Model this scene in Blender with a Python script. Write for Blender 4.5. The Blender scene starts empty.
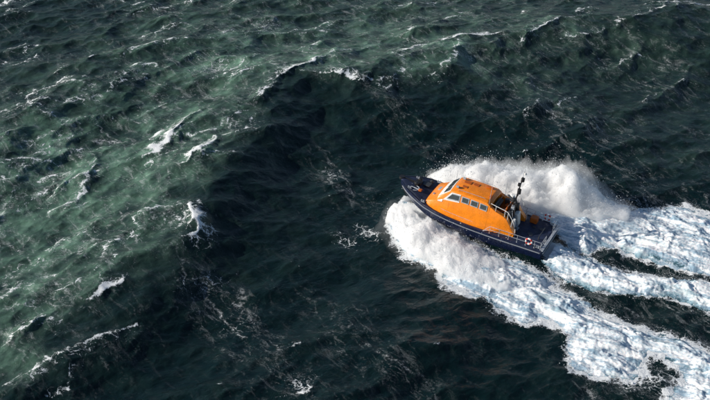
import bpy, bmesh, math, random
import numpy as np
from math import radians, sin, cos, tan, pi
from mathutils import Vector, Matrix, Euler
random.seed(4); rng = np.random.default_rng(11)
S = bpy.context.scene; COL = S.collection

# ------------------------------------------------------------------ view
PHI = 33.0; HF = 32.0; DIST = 124.0
p_ = radians(PHI)
FW = np.array([0, cos(p_), -sin(p_)]); RT = np.array([1.0, 0, 0]); UP = np.cross(RT, FW)
CAM = -FW * DIST; FPX = 355 / tan(radians(HF / 2))
def G(px, py, z=0.0):
    d = FW * FPX + RT * (px - 355) + UP * (200 - py)
    t = (z - CAM[2]) / d[2]
    q = CAM + d * t
    return float(q[0]), float(q[1])
cam = bpy.data.objects.new('camera', bpy.data.cameras.new('camera')); COL.objects.link(cam)
cam.location = CAM; cam.rotation_euler = (radians(90 - PHI), 0, 0)
cam.data.sensor_fit = 'HORIZONTAL'; cam.data.sensor_width = 36; cam.data.angle = radians(HF)
cam.data.clip_end = 20000; cam.data.clip_start = 1
S.camera = cam

# ------------------------------------------------------------------ light
SUN_AZ = radians(184); SUN_EL = radians(26)      # direction TOWARDS the sun, azimuth from +X counterclockwise
world = bpy.data.worlds.new('World'); S.world = world; world.use_nodes = True
wn = world.node_tree; wn.nodes.clear()
sky = wn.nodes.new('ShaderNodeTexSky'); sky.sky_type = 'NISHITA'; sky.sun_disc = False
sky.sun_elevation = SUN_EL; sky.sun_rotation = pi/2 - SUN_AZ
sky.air_density = 1.0; sky.dust_density = 0.3; sky.ozone_density = 2.0
bg = wn.nodes.new('ShaderNodeBackground'); bg.inputs[1].default_value = 0.075
wo = wn.nodes.new('ShaderNodeOutputWorld')
wn.links.new(sky.outputs[0], bg.inputs[0]); wn.links.new(bg.outputs[0], wo.inputs[0])
sl = bpy.data.lights.new('sun', 'SUN'); sl.energy = 4.9; sl.angle = radians(0.6); sl.color = (1.0, 0.92, 0.81)
so = bpy.data.objects.new('sun', sl); COL.objects.link(so)
sd = Vector((cos(SUN_EL)*cos(SUN_AZ), cos(SUN_EL)*sin(SUN_AZ), sin(SUN_EL)))
so.rotation_euler = sd.to_track_quat('Z', 'Y').to_euler(); so.location = (-60, -20, 60)
S.view_settings.view_transform = 'Standard'; S.view_settings.look = 'None'
S.view_settings.exposure = 0.25; S.view_settings.gamma = 1.0
S.render.engine = 'CYCLES'
S.cycles.use_denoising = True; S.cycles.volume_bounces = 20; S.cycles.max_bounces = 22
S.cycles.use_adaptive_sampling = True; S.cycles.adaptive_threshold = 0.02
S.cycles.sample_clamp_indirect = 6

# ------------------------------------------------------------------ materials
class NT:
    def __init__(s, name):
        s.m = bpy.data.materials.new(name); s.m.use_nodes = True; s.t = s.m.node_tree; s.t.nodes.clear()
        s.out = s.n('ShaderNodeOutputMaterial')
    def n(s, typ, **kw):
        n = s.t.nodes.new(typ)
        for k, v in kw.items(): setattr(n, k, v)
        return n
    def put(s, node, sock, v):
        i = node.inputs[sock]
        if isinstance(v, bpy.types.NodeSocket): s.t.links.new(v, i)
        else: i.default_value = v
    def math(s, op, a, b=0.0, c=None, clamp=False):
        n = s.n('ShaderNodeMath', operation=op, use_clamp=clamp)
        s.put(n, 0, a); s.put(n, 1, b)
        if c is not None: s.put(n, 2, c)
        return n.outputs[0]
    def ramp(s, v, a, b, lo=0.0, hi=1.0):
        n = s.n('ShaderNodeMapRange', interpolation_type='SMOOTHSTEP')
        s.put(n, 0, v); s.put(n, 1, a); s.put(n, 2, b); s.put(n, 3, lo); s.put(n, 4, hi)
        return n.outputs[0]
    def mix(s, f, a, b):
        n = s.n('ShaderNodeMix', data_type='RGBA')
        s.put(n, 0, f); s.put(n, 6, a); s.put(n, 7, b)
        return n.outputs[2]
    def noise(s, vec, scale, detail=4, rough=0.55, typ='FBM', dist=0.0):
        n = s.n('ShaderNodeTexNoise', noise_type=typ)
        s.put(n, 'Vector', vec); s.put(n, 'Scale', scale); s.put(n, 'Detail', detail); s.put(n, 'Roughness', rough); s.put(n, 'Distortion', dist)
        return n.outputs[0]
    def attr(s, name):
        return s.n('ShaderNodeAttribute', attribute_name=name).outputs['Fac']
    def mapping(s, vec, rot=0, scale=(1, 1, 1), loc=(0, 0, 0)):
        if rot:                                  # turn first, then stretch
            r_ = s.n('ShaderNodeMapping'); s.put(r_, 0, vec); r_.inputs[2].default_value = (0, 0, rot); vec = r_.outputs[0]; rot = 0
        n = s.n('ShaderNodeMapping'); s.put(n, 0, vec); n.inputs[1].default_value = loc
        n.inputs[2].default_value = (0, 0, rot); n.inputs[3].default_value = scale
        return n.outputs[0]

def simple(name, col, rough=0.4, metal=0.0, coat=0.0, wear=0.15, scale=3.0, bump=0.0, spec=0.5):
    t = NT(name); pos = t.n('ShaderNodeTexCoord').outputs['Object']
    b = t.n('ShaderNodeBsdfPrincipled')
    n1 = t.noise(pos, scale, 5, 0.6)
    f = t.ramp(n1, 0.35, 0.7)
    t.put(b, 'Base Color', t.mix(f, (*[c*(1-wear) for c in col], 1), (*[min(1, c*(1+wear*0.6)) for c in col], 1)))
    t.put(b, 'Roughness', t.ramp(t.noise(pos, scale*4, 3), 0.3, 0.7, rough*0.8, min(1, rough*1.25)))
    b.inputs['Metallic'].default_value = metal
    if coat: b.inputs['Coat Weight'].default_value = coat; b.inputs['Coat Roughness'].default_value = 0.08
    if bump:
        bp = t.n('ShaderNodeBump'); bp.inputs['Strength'].default_value = bump; bp.inputs['Distance'].default_value = 0.01
        t.put(bp, 'Height', t.noise(pos, 40, 3)); t.put(b, 'Normal', bp.outputs[0])
    t.t.links.new(b.outputs[0], t.out.inputs[0])
    return t.m
M = dict(
    orange=simple('orange_paint', (0.86, 0.235, 0.003), 0.3, coat=0.35, wear=0.13, scale=2.2),
    navy=simple('navy_paint', (0.006, 0.012, 0.042), 0.3, coat=0.3, wear=0.3),
    deck=simple('navy_nonslip', (0.012, 0.022, 0.06), 0.65, wear=0.35, scale=2.0, bump=0.6),
    antifoul=simple('hull_bottom', (0.02, 0.018, 0.02), 0.5),
    strake=simple('rubber_strake', (0.22, 0.24, 0.27), 0.5),
    white=simple('white_paint', (0.75, 0.75, 0.73), 0.35, wear=0.08),
    steel=simple('rail_steel', (0.62, 0.63, 0.65), 0.28, metal=0.6, wear=0.1),
    black=simple('black_rubber', (0.012, 0.012, 0.014), 0.5),
    glass=simple('dark_glass', (0.045, 0.055, 0.062), 0.05, wear=0.1),
    darkp=simple('dark_grey_fitting', (0.04, 0.042, 0.048), 0.45),
    grey=simple('pale_grey_fitting', (0.35, 0.38, 0.42), 0.45),
    red=simple('red_band', (0.55, 0.03, 0.015), 0.45),
    brown=simple('dark_orange_panel', (0.46, 0.10, 0.006), 0.5),  # darker orange-brown of hatches, lockers, seats and seams
    alu=simple('aluminium_edge', (0.45, 0.48, 0.52), 0.35, metal=0.4),
)

# ------------------------------------------------------------------ numpy noise
def _grad(ix, iy, seed):
    h = (ix.astype(np.int64)*374761393 + iy.astype(np.int64)*668265263 + seed*982451653) & 0xffffffff
    h = ((h ^ (h >> 13)) * 1274126177) & 0xffffffff
    h = (h ^ (h >> 16)) & 0xffff
    return h * (2*pi/65536.0)
def perlin(x, y, seed=0):
    ix = np.floor(x); iy = np.floor(y); fx = x-ix; fy = y-iy
    u = fx*fx*fx*(fx*(fx*6-15)+10); v = fy*fy*fy*(fy*(fy*6-15)+10)
    def d(ox, oy):
        a = _grad(ix+ox, iy+oy, seed); return np.cos(a)*(fx-ox)+np.sin(a)*(fy-oy)
    return ((d(0,0)*(1-u)+d(1,0)*u)*(1-v)+(d(0,1)*(1-u)+d(1,1)*u)*v)*1.5
def fbm(x, y, oct=4, seed=0, gain=0.5, billow=False):
    s = 0; a = 1; tot = 0
    for o in range(oct):
        n = perlin(x*2**o+o*7.3, y*2**o-o*3.1, seed+o)
        s = s + a*((1-2*np.abs(n)) if billow == 1 else (2*np.abs(n)-0.6 if billow == 2 else n)); tot += a; a *= gain
    return s/tot
def sstep(a, b, x):
    t = np.clip((x-a)/(b-a), 0, 1); return t*t*(3-2*t)
def sdpoly(x, y, P):            # signed distance, positive inside
    d = np.full(x.shape, 1e9); ins = np.zeros(x.shape, bool); n = len(P)
    for i in range(n):
        ax, ay = P[i]; bx, by = P[(i+1) % n]
        ex, ey = bx-ax, by-ay; wx, wy = x-ax, y-ay
        t = np.clip((wx*ex+wy*ey)/(ex*ex+ey*ey+1e-9), 0, 1)
        d = np.minimum(d, (wx-ex*t)**2+(wy-ey*t)**2)
        c = ((ay > y) != (by > y)) & (x < (bx-ax)*(y-ay)/((by-ay) if by != ay else 1e-9)+ax)
        ins ^= c
    return np.where(ins, 1, -1)*np.sqrt(d)
def polyline(x, y, pts):        # pts (x,y,*vals): distance, soft side (-1..1), softly blended values
    best = np.full(x.shape, 1e9); nv = len(pts[0])-2
    vals = [np.zeros(x.shape) for _ in range(nv)]; side = np.zeros(x.shape); W = np.zeros(x.shape)
    for a, b in zip(pts[:-1], pts[1:]):
        ex, ey = b[0]-a[0], b[1]-a[1]; wx, wy = x-a[0], y-a[1]
        t = np.clip((wx*ex+wy*ey)/(ex*ex+ey*ey+1e-9), 0, 1)
        d = np.hypot(wx-ex*t, wy-ey*t); w = 1/(d+.15)**5; W += w
        best = np.minimum(best, d); side += w*(ex*wy-ey*wx)/(math.hypot(ex, ey)*d+1e-9)
        for k in range(nv): vals[k] += w*(a[2+k]+(b[2+k]-a[2+k])*t)
    return best, side/W, [v/W for v in vals]
def gp(pts): return [(*G(q[0], q[1]), *q[2:]) for q in pts]

# ------------------------------------------------------------------ ocean field (directional spectrum, periodic tile)
N = 1024; TL = 132.0
WD = np.array([0.60, -0.80])                       # direction the wind sea travels
def ocean():
    k1 = np.fft.fftfreq(N, TL/N)*2*pi
    kx, ky = np.meshgrid(k1, k1); k = np.hypot(kx, ky); k[0, 0] = 1
    Lp = 2*pi/10.0
    c = (kx*WD[0]+ky*WD[1])/k
    P = np.exp(-1.1*(Lp/k)**4)/k**4.0*(0.12+np.abs(c)**3)
    P *= np.where(c < 0, 0.25, 1)*np.exp(-(k*0.13)**2); P[0, 0] = 0
    P += 0.0*k
    r = rng.normal(size=(N, N))+1j*rng.normal(size=(N, N))
    A = np.sqrt(P)*r
    h = np.real(np.fft.ifft2(A)); sc = 0.18/h.std()
    A = A*sc; h = h*sc
    dx = np.real(np.fft.ifft2(1j*kx/k*A)); dy = np.real(np.fft.ifft2(1j*ky/k*A))
    lam = 0.95
    def D(F, a): return np.real(np.fft.ifft2(1j*a*F))
    DX = 1j*kx/k*A; DY = 1j*ky/k*A
    J = (1+lam*D(DX, kx))*(1+lam*D(DY, ky))-(lam*D(DX, ky))**2
    return h, dx*lam, dy*lam, J
OH, ODX, ODY, OJ = ocean()
print('jacobian', np.percentile(OJ, [1, 5, 20, 50]))
def samp(F, x, y):
    u = (x/TL*N) % N; v = (y/TL*N) % N
    i = np.floor(u).astype(int); j = np.floor(v).astype(int); fu = u-i; fv = v-j
    i0 = i % N; i1 = (i+1) % N; j0 = j % N; j1 = (j+1) % N
    return (F[j0, i0]*(1-fu)+F[j0, i1]*fu)*(1-fv)+(F[j1, i0]*(1-fu)+F[j1, i1]*fu)*fv

# boat pose
BX, BY, BYAW, BPITCH, BROLL, BK = 11.5, -4.3, radians(152.8), radians(4.2), radians(0.8), 0.95
def to_local(x, y):
    dx, dy = x-BX, y-BY; c, s = cos(BYAW), sin(BYAW)
    return (dx*c+dy*s)/BK, (-dx*s+dy*c)/BK

# hand-laid swells: crest polyline in the ground plane (height, lee width, windward width)
SWELL = [
    (gp([(20,395,.8,5,9),(100,318,1.5,6,10),(185,238,1.9,6.5,11),(225,165,2.0,7,12),(290,90,1.9,8,12),(370,92,1.75,8,11),(440,88,1.4,7.5,10),(520,104,1.0,6,9),(640,150,.3,5,8)])),
    (gp([(380,72,.5,5,8),(450,52,1.4,6,9),(560,38,1.8,6.5,10),(700,28,1.9,7,10),(800,26,1.5,7,10)])),
    (gp([(-60,190,1.0,6,9),(30,130,1.2,6,9),(110,80,1.3,6,9),(180,50,.9,6,9),(260,10,.6,6,9)])),
    (gp([(120,480,.8,5,9),(250,440,1.0,5,9),(330,400,1.0,5,9),(400,350,.8,5,8),(440,318,.5,5,8)])),
]
# small breaking crests seen in the photograph: (points px), height, foam
CREST = [
    [(138,168,.25,.4),(160,160,.5,1),(176,148,.6,1),(188,130,.4,.7),(202,118,.2,.3)],
    [(183,181,.3,.5),(200,172,.6,1),(212,163,.6,1),(214,152,.3,.5)],
    [(174,221,.2,.4),(188,223,.5,.8),(197,237,.6,1),(196,248,.4,.9),(180,254,.3,.6)],
    [(92,312,.2,.5),(108,306,.55,1),(122,297,.35,.8)],
    [(66,208,.2,.4),(84,196,.4,.8),(96,172,.3,.6),(92,155,.2,.3)],
    [(0,348,.2,.4),(14,340,.3,.7),(34,331,.4,.8),(48,322,.2,.3)],
    [(-10,304,.3,.5),(8,300,.4,.7),(16,290,.2,.3)],
    [(270,97,.2,.5),(290,86,.5,1),(318,74,.4,.8),(336,64,.2,.3)],
    [(305,88,.2,.4),(330,90,.4,.8),(358,95,.4,.9)],
    [(252,120,.2,.4),(266,112,.4,.9),(276,98,.3,.5)],
    [(392,66,.2,.4),(404,62,.4,.9),(412,58,.2,.3)],
    [(438,56,.2,.5),(456,50,.45,1),(480,50,.5,1),(500,46,.3,.6)],
    [(520,52,.2,.4),(540,44,.3,.8),(556,34,.3,.7)],
    [(560,48,.2,.3),(600,42,.3,.6),(636,32,.3,.6),(660,20,.3,.7),(668,10,.2,.4)],
    [(292,398,.2,.5),(303,392,.4,.9),(312,386,.3,.6)],
    [(340,64,.1,.3),(360,58,.2,.5),(376,52,.2,.3)],
    [(412,42,.2,.4),(420,38,.3,.8),(426,34,.2,.3)],
    [(20,205,.2,.3),(40,192,.3,.6),(54,178,.2,.3)],
    [(135,120,.1,.3),(150,112,.2,.5),(168,104,.2,.3)],
    [(60,395,.1,.3),(70,388,.3,.6),(74,376,.2,.3)],
]
CREST = [gp(c) for c in CREST]
# patches of old churned foam: px, py, radius x, radius y in metres, amount
PATCH = [(258,30,4,9,.38),(270,22,6,5,.36),(215,70,4,7,.40),(195,60,4,3,.38),(345,232,3.6,1.8,.42),(368,226,3.4,1.6,.45),(330,168,3,1.6,.4),(205,285,2,5,.4),(235,320,3,4,.35),
         (60,90,9,5,.2),(130,45,8,5,.2),(20,160,6,5,.28),(320,60,8,4,.3),(590,100,10,3,.25),(640,170,7,3,.3),(480,130,9,3,.2),(185,235,3,4,.45),(90,180,4,6,.3),
         (150,270,6,6,.25),(30,330,5,4,.3),(280,370,4,3,.28),(380,330,5,2,.2),(640,360,5,3,.3),(10,220,6,6,.25),(620,60,8,3,.25), (520,20,8,5,.2),(400,20,8,5,.22)]
# many short breaking crests on the windward side, more of them where the photograph shows more
for _ in range(300):
    px, py = rng.uniform(-20, 730), rng.uniform(-10, 410)
    left = 1/(1+math.exp((px+.75*py-330)/45)); top = 1/(1+math.exp((py-95)/18))
    if rng.uniform() > max(.95*left, .55*top, .02): continue
    if px > 370 and py > 150: continue
    gx, gy = G(px, py); a0 = math.atan2(WD[1], WD[0])+pi/2+rng.normal()*.3; L_ = rng.gamma(3.0, .75)+.4; pts_ = []
    bend = rng.normal()*.35; hh_ = rng.uniform(.08, .24); ff_ = rng.uniform(.50, .78)
    for k in range(5):
        q = (k-2)/2; a1 = a0+bend*q
        pts_.append((gx+cos(a1)*q*L_, gy+sin(a1)*q*L_, hh_*(1-.5*q*q), ff_*(1-.25*q*q)))
    CREST.append(pts_[::-1])
# white-water outlines (ground plane, px)
POLY_A = [(404,198),(394,208),(389,222),(396,236),(403,250),(416,257),(428,262),(441,261),(443,276),(452,287),(470,293),(486,293),(492,300),(506,306),(520,317),(540,315),(556,318),(570,329),(569,343),(566,352),(576,361),(596,369),(622,372),(640,372),
          (644,358),(652,346),(668,352),(684,366),(676,384),(664,402),(700,440),(760,440),(760,372),(726,350),(704,338),(684,330),(660,326),(638,319),(610,308),(588,296),(566,285),(548,272),(528,263),(508,256),(488,249),(470,240),(452,228),(436,216),(420,205)]
POLY_B = [(540,252),(551,240),(575,247),(600,258),(630,264),(665,268),(700,274),(760,284),(780,326),(730,312),(704,301),(678,292),(650,289),(620,287),(595,281),(570,272),(552,264)]
POLY_C = [(432,184),(440,172),(460,174),(490,176),(520,180),(548,178),(575,178),(600,188),(614,197),(632,202),(652,205),(668,200),(690,198),(706,206),(716,216),(760,222),(760,290),(716,268),(690,262),(660,256),(640,250),(618,240),(602,240),(590,248),(574,244),(556,226),(520,214),(480,200)]
PA, PB, PC = [[G(*q) for q in P] for P in (POLY_A, POLY_B, POLY_C)]

def base_height(x, y):
    """swell + crest shaping + attenuation at the boat; returns z, damp of the wind sea, hand foam"""
    z = np.zeros(x.shape)
    wx = x+1.6*perlin(x/9, y/9, 5)+.5*perlin(x/3, y/3, 6); wy = y+1.6*perlin(x/9, y/9, 8)+.5*perlin(x/3, y/3, 9)
    far = sstep(120, 70, np.hypot(x, y-5))
    for pl in SWELL:
        d, s, (h, wl, ww) = polyline(wx, wy, pl)
        w = wl*.95+(ww-wl*.95)*(.5+.5*s)               # s<0: the side the wave travels to
        z += h*np.exp(-(d/w)**2*(1.0))*far*1.5
    z -= .9*far
    lx, ly = to_local(x, y)
    wave_boat = np.exp(-((np.maximum(np.abs(lx)-6, 0)/4)**2+(np.maximum(np.abs(ly)-2, 0)/4)**2))
    dA = sdpoly(x, y, PA); dB = sdpoly(x, y, PB); dC = sdpoly(x, y, PC)
    inw = sstep(-3, 1.5, np.maximum(np.maximum(dA, dB), dC))
    lee = np.exp(-((x+3)/17)**2-((y+10)/17)**2)
    damp = (1-.97*wave_boat)*(1-.6*inw)*(1-.45*lee)
    z = z*(1-.98*wave_boat)-.12*wave_boat
    foam = np.zeros(x.shape)
    w2x = x+.5*perlin(x/1.6, y/1.6, 15)+.2*perlin(x*1.7, y*1.7, 16); w2y = y+.5*perlin(x/1.6, y/1.6, 18)+.2*perlin(x*1.7, y*1.7, 17)
    for pl in CREST:
        m = np.hypot(x-pl[0][0], y-pl[0][1]) < 22
        d, s, (h, f) = polyline(w2x[m], w2y[m], pl); f = np.where(f > .1, np.maximum(f, .58), f)
        z[m] += .8*h*np.exp(-(d/(.55+1.15*(.5+.5*s)))**2)
        bk = .86+.35*perlin(w2x[m]*.9, w2y[m]*.9, 77)
        foam[m] = np.maximum(foam[m], f*bk*np.where(s < 0, np.exp(-(d/.32)**2), np.maximum(1.12*np.exp(-(d/.75)**1.3), .74*np.exp(-(d/2.8)**2))))
    pf = np.zeros(x.shape)
    for px, py, rx, ry, a in PATCH:
        gx, gy = G(px, py); c, s = WD
        u = (x-gx)*c+(y-gy)*s; v = -(x-gx)*s+(y-gy)*c
        pf = np.maximum(pf, a*np.exp(-(u/rx)**2-(v/ry)**2))
    return z, damp, foam, pf, (dA, dB, dC), (lx, ly)

def axis(c0, c1, step, grow, lim):
    a = list(np.arange(c0, c1+step/2, step)); s = step
    while a[-1] < lim: s = min(s*grow, 400); a.append(a[-1]+s)
    s = step; b = []; q = a[0]
    while q > -lim: s = min(s*grow, 400); q -= s; b.append(q)
    return np.array(b[::-1]+a)
def grid_mesh(name, X, Y, Z, attrs, keep=None, smooth=True):
    ny, nx = X.shape
    co = np.stack([X, Y, Z], -1).reshape(-1, 3).astype(np.float32)
    idx = np.arange(nx*ny).reshape(ny, nx)
    q = np.stack([idx[:-1, :-1], idx[:-1, 1:], idx[1:, 1:], idx[1:, :-1]], -1).reshape(-1, 4)
    if keep is not None:
        kk = keep; q = q[(kk[:-1, :-1] | kk[:-1, 1:] | kk[1:, 1:] | kk[1:, :-1]).reshape(-1)]
        used = np.unique(q); remap = -np.ones(nx*ny, np.int64); remap[used] = np.arange(len(used))
        co = co[used]; q = remap[q]; attrs = {k: v.reshape(-1)[used] for k, v in attrs.items()}
    return quad_mesh(name, co, q, attrs, smooth)
def quad_mesh(name, co, q, attrs=None, smooth=True):
    me = bpy.data.meshes.new(name); n = len(co)
    me.vertices.add(n); me.vertices.foreach_set('co', co.astype(np.float32).reshape(-1))
    me.loops.add(q.size); me.loops.foreach_set('vertex_index', q.astype(np.int32).reshape(-1))
    me.polygons.add(len(q)); me.polygons.foreach_set('loop_start', np.arange(len(q), dtype=np.int32)*q.shape[1])
    if smooth: me.polygons.foreach_set('use_smooth', np.ones(len(q), bool))
    me.update(calc_edges=True)
    for k, v in (attrs or {}).items():
        a = me.attributes.new(k, 'FLOAT', 'POINT'); a.data.foreach_set('value', v.reshape(-1).astype(np.float32))
    return me
def link(name, me, mat, **props):
    o = bpy.data.objects.new(name, me); COL.objects.link(o)
    if mat: me.materials.append(mat)
    for k, v in props.items(): o[k] = v
    return o

# ------------------------------------------------------------------ sea material
def foam_nodes(t, pos, amount, edge=0.10):
    """lacy foam from a 0..1 amount: returns mask"""
    wv = t.n('ShaderNodeVectorMath', operation='ADD')
    nz = t.n('ShaderNodeTexNoise'); t.put(nz, 'Vector', pos); t.put(nz, 'Scale', 0.9); t.put(nz, 'Detail', 4)
    sc = t.n('ShaderNodeVectorMath', operation='SCALE'); t.put(sc, 0, nz.outputs['Color']); sc.inputs['Scale'].default_value = 1.6
    t.put(wv, 0, pos); t.put(wv, 1, sc.outputs[0]); wp = wv.outputs[0]
    def lace(scale, wd=.2):
        v = t.n('ShaderNodeTexVoronoi', feature='DISTANCE_TO_EDGE', voronoi_dimensions='2D'); t.put(v, 'Vector', wp); t.put(v, 'Scale', scale)
        return t.ramp(v.outputs['Distance'], 0.0, wd, 1.0, 0.0)
    l1 = lace(1.1); l2 = lace(3.1)
    fine = t.noise(wp, 6.0, 6, 0.8)
    v = t.math('ADD', t.math('MULTIPLY', l1, 0.17), t.math('MULTIPLY', l2, 0.15))
    v = t.math('ADD', v, t.math('MULTIPLY', fine, 0.90))
    v = t.math('ADD', v, t.math('MULTIPLY', t.noise(wp, 1.1, 3, 0.6), 0.35))
    th = t.math('MULTIPLY_ADD', amount, -1.15, 1.30)
    d = t.math('SUBTRACT', v, th)
    return t.ramp(d, -0.05, 0.22), v

def sea_material():
    t = NT('sea_water'); pos = t.n('ShaderNodeNewGeometry').outputs['Position']
    fo = t.attr('foam'); aer_light = t.attr('aer_light')
    ang = math.atan2(WD[1], WD[0])
    # wind streaks: elongated network of thin foam filaments running downwind, broken by gaps
    def warp(vec, scale, amp, det=2):
        n = t.n('ShaderNodeTexNoise'); t.put(n, 'Vector', pos); t.put(n, 'Scale', scale); t.put(n, 'Detail', det)
        w_ = t.n('ShaderNodeVectorMath', operation='SCALE'); t.put(w_, 0, n.outputs['Color']); w_.inputs['Scale'].default_value = amp
        a_ = t.n('ShaderNodeVectorMath', operation='ADD'); t.put(a_, 0, vec); t.put(a_, 1, w_.outputs[0]); return a_.outputs[0]
    def net(scale, stretch, width, da, w1, w2):
        p0 = warp(warp(pos, .16, w1, 3), 1.1, w2, 4)
        v_ = t.n('ShaderNodeTexVoronoi', feature='DISTANCE_TO_EDGE', voronoi_dimensions='2D')
        t.put(v_, 'Vector', t.mapping(p0, rot=-(ang+da), scale=(1/stretch, 1, 1))); t.put(v_, 'Scale', scale)
        return t.ramp(v_.outputs['Distance'], 0.0, width, 1.0, 0.0)
    n1_ = net(.38, 5.0, .085, 0.10, 3.0, 1.0); n2_ = net(.85, 4.5, .11, -.22, 2.5, .8); n3_ = net(2.2, 2.6, .20, .3, 1.5, .5)
    g1 = t.ramp(t.noise(t.mapping(pos, rot=-ang, scale=(.10, .22, .2)), 1.0, 5, 0.65), 0.47, 0.62)
    g2 = t.ramp(t.noise(t.mapping(pos, rot=-ang, scale=(.16, .30, .3), loc=(9, 3, 0)), 1.0, 5, 0.65), 0.50, 0.64)
    g3 = t.ramp(t.noise(t.mapping(pos, rot=-ang, scale=(.20, .35, .3), loc=(2, 14, 0)), 1.0, 5, 0.65), 0.50, 0.66)
    brk = t.math('MULTIPLY', t.ramp(t.noise(pos, 4.5, 6, 0.8), 0.44, 0.60), t.ramp(t.noise(pos, 1.3, 4, 0.6), 0.36, 0.60))
    st = t.math('MAXIMUM', t.math('MAXIMUM', t.math('MULTIPLY', n1_, g1), t.math('MULTIPLY', t.math('MULTIPLY', n2_, g2), .85)), t.math('MULTIPLY', t.math('MULTIPLY', n3_, g3), .6))
    st = t.math('MULTIPLY', t.math('MULTIPLY', st, brk), t.attr('strk'), clamp=True)
    mask, v = foam_nodes(t, pos, fo)
    film = t.ramp(t.math('ADD', t.math('MULTIPLY', t.noise(t.mapping(pos, rot=-ang, scale=(.35, 1, 1)), 1.1, 6, 0.72, dist=.7), .8), t.math('MULTIPLY', t.noise(pos, 9, 4, .8), .35)), 0.60, 0.78)
    film = t.math('MULTIPLY', t.math('MULTIPLY', film, t.attr('strk')), 0.42)
    mask = t.math('MAXIMUM', t.math('MAXIMUM', mask, film), t.math('MULTIPLY', st, 0.95), clamp=True)
    water = t.n('ShaderNodeBsdfPrincipled')
    thin = t.ramp(t.noise(pos, 0.5, 5, 0.6), 0.35, 0.7)
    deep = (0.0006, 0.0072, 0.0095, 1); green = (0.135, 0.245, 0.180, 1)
    colr = t.mix(t.math('MULTIPLY', aer_light, t.math('MULTIPLY_ADD', thin, 0.7, 0.35)), deep, green)  # sunlight and lee shade painted into the base colour, beside real aeration
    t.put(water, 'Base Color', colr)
    water.inputs['IOR'].default_value = 1.33
    water.inputs['Subsurface Weight'].default_value = 0.55; water.inputs['Subsurface Scale'].default_value = 0.22
    water.inputs['Subsurface Radius'].default_value = (0.4, 0.8, 0.6)
    t.put(water, 'Roughness', t.ramp(t.noise(pos, 0.3, 4), 0.3, 0.7, 0.10, 0.22))
    b1 = t.n('ShaderNodeBump'); b1.inputs['Strength'].default_value = 1.0; b1.inputs['Distance'].default_value = 0.05
    water.inputs['Specular IOR Level'].default_value = 0.28
    rp = t.mapping(pos, rot=-ang, scale=(1.4, .8, 1))
    hh = t.math('ADD', t.math('MULTIPLY', t.noise(rp, 0.9, 3, 0.5, dist=0.7), 1.5), t.math('MULTIPLY', t.noise(rp, 2.6, 5, 0.6, dist=0.5), .8))
    t.put(b1, 'Height', t.math('MULTIPLY', hh, 1.6)); t.put(water, 'Normal', b1.outputs[0])
    foam = t.n('ShaderNodeBsdfPrincipled')
    t.put(foam, 'Base Color', (0.74, 0.77, 0.79, 1)); foam.inputs['Roughness'].default_value = 0.9
    foam.inputs['Specular IOR Level'].default_value = 0.2
    b2 = t.n('ShaderNodeBump'); b2.inputs['Strength'].default_value = 0.8; b2.inputs['Distance'].default_value = 0.08
    t.put(b2, 'Height', v); t.put(foam, 'Normal', b2.outputs[0])
    mx = t.n('ShaderNodeMixShader'); t.put(mx, 0, mask); t.t.links.new(water.outputs[0], mx.inputs[1]); t.t.links.new(foam.outputs[0], mx.inputs[2])
    t.t.links.new(mx.outputs[0], t.out.inputs[0])
    return t.m

# ------------------------------------------------------------------ sea mesh
ax = axis(-54, 56, 0.11, 1.12, 4000); ay = axis(-33, 56, 0.11, 1.12, 4000)
X, Y = np.meshgrid(ax, ay)
Z0, DAMP, HF_, PF, (dA, dB, dC), (LX, LY) = base_height(X, Y)
oh = samp(OH, X, Y); J = samp(OJ, X, Y)
Z = Z0+oh*DAMP
Z += .05*fbm(X/1.1, Y/1.1, 4, 40, .6)*sstep(90, 50, np.hypot(X, Y))
SX = X+samp(ODX, X, Y)*DAMP; SY = Y+samp(ODY, X, Y)*DAMP
jp = np.percentile(OJ, [.5, 7])
crestf = sstep(jp[1], jp[0], J)*sstep(0.1, .8, oh)*DAMP
broken = .5+.5*fbm(X/2.2, Y/2.2, 3, 60)
foam = np.maximum(HF_*(.72+.35*broken), crestf*.85*(.3+.9*broken))
# lacy fringe round the white water
edge = np.maximum(np.maximum(dA, dB), dC)
en = edge+1.3*fbm(X/2.2, Y/2.2, 5, 70, .6)
fr = .95*sstep(-1.5, .5, en)
rightside = sstep(20, 34, X-.3*Y)
fringe = np.clip(fr*(.85+.15*rightside), 0, 1)
# the darker lanes between prop wash and outer foam carry thin streaks
lane = sstep(-6, -.5, edge)*sstep(-6, -9, LX)*.26
foam = np.maximum.reduce([foam, fringe, lane*(.5+.8*broken), PF*(.75+.6*broken), .52*sstep(4.5, 0, np.hypot((X-G(655,372)[0])*.6, Y-G(655,372)[1]))])
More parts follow.
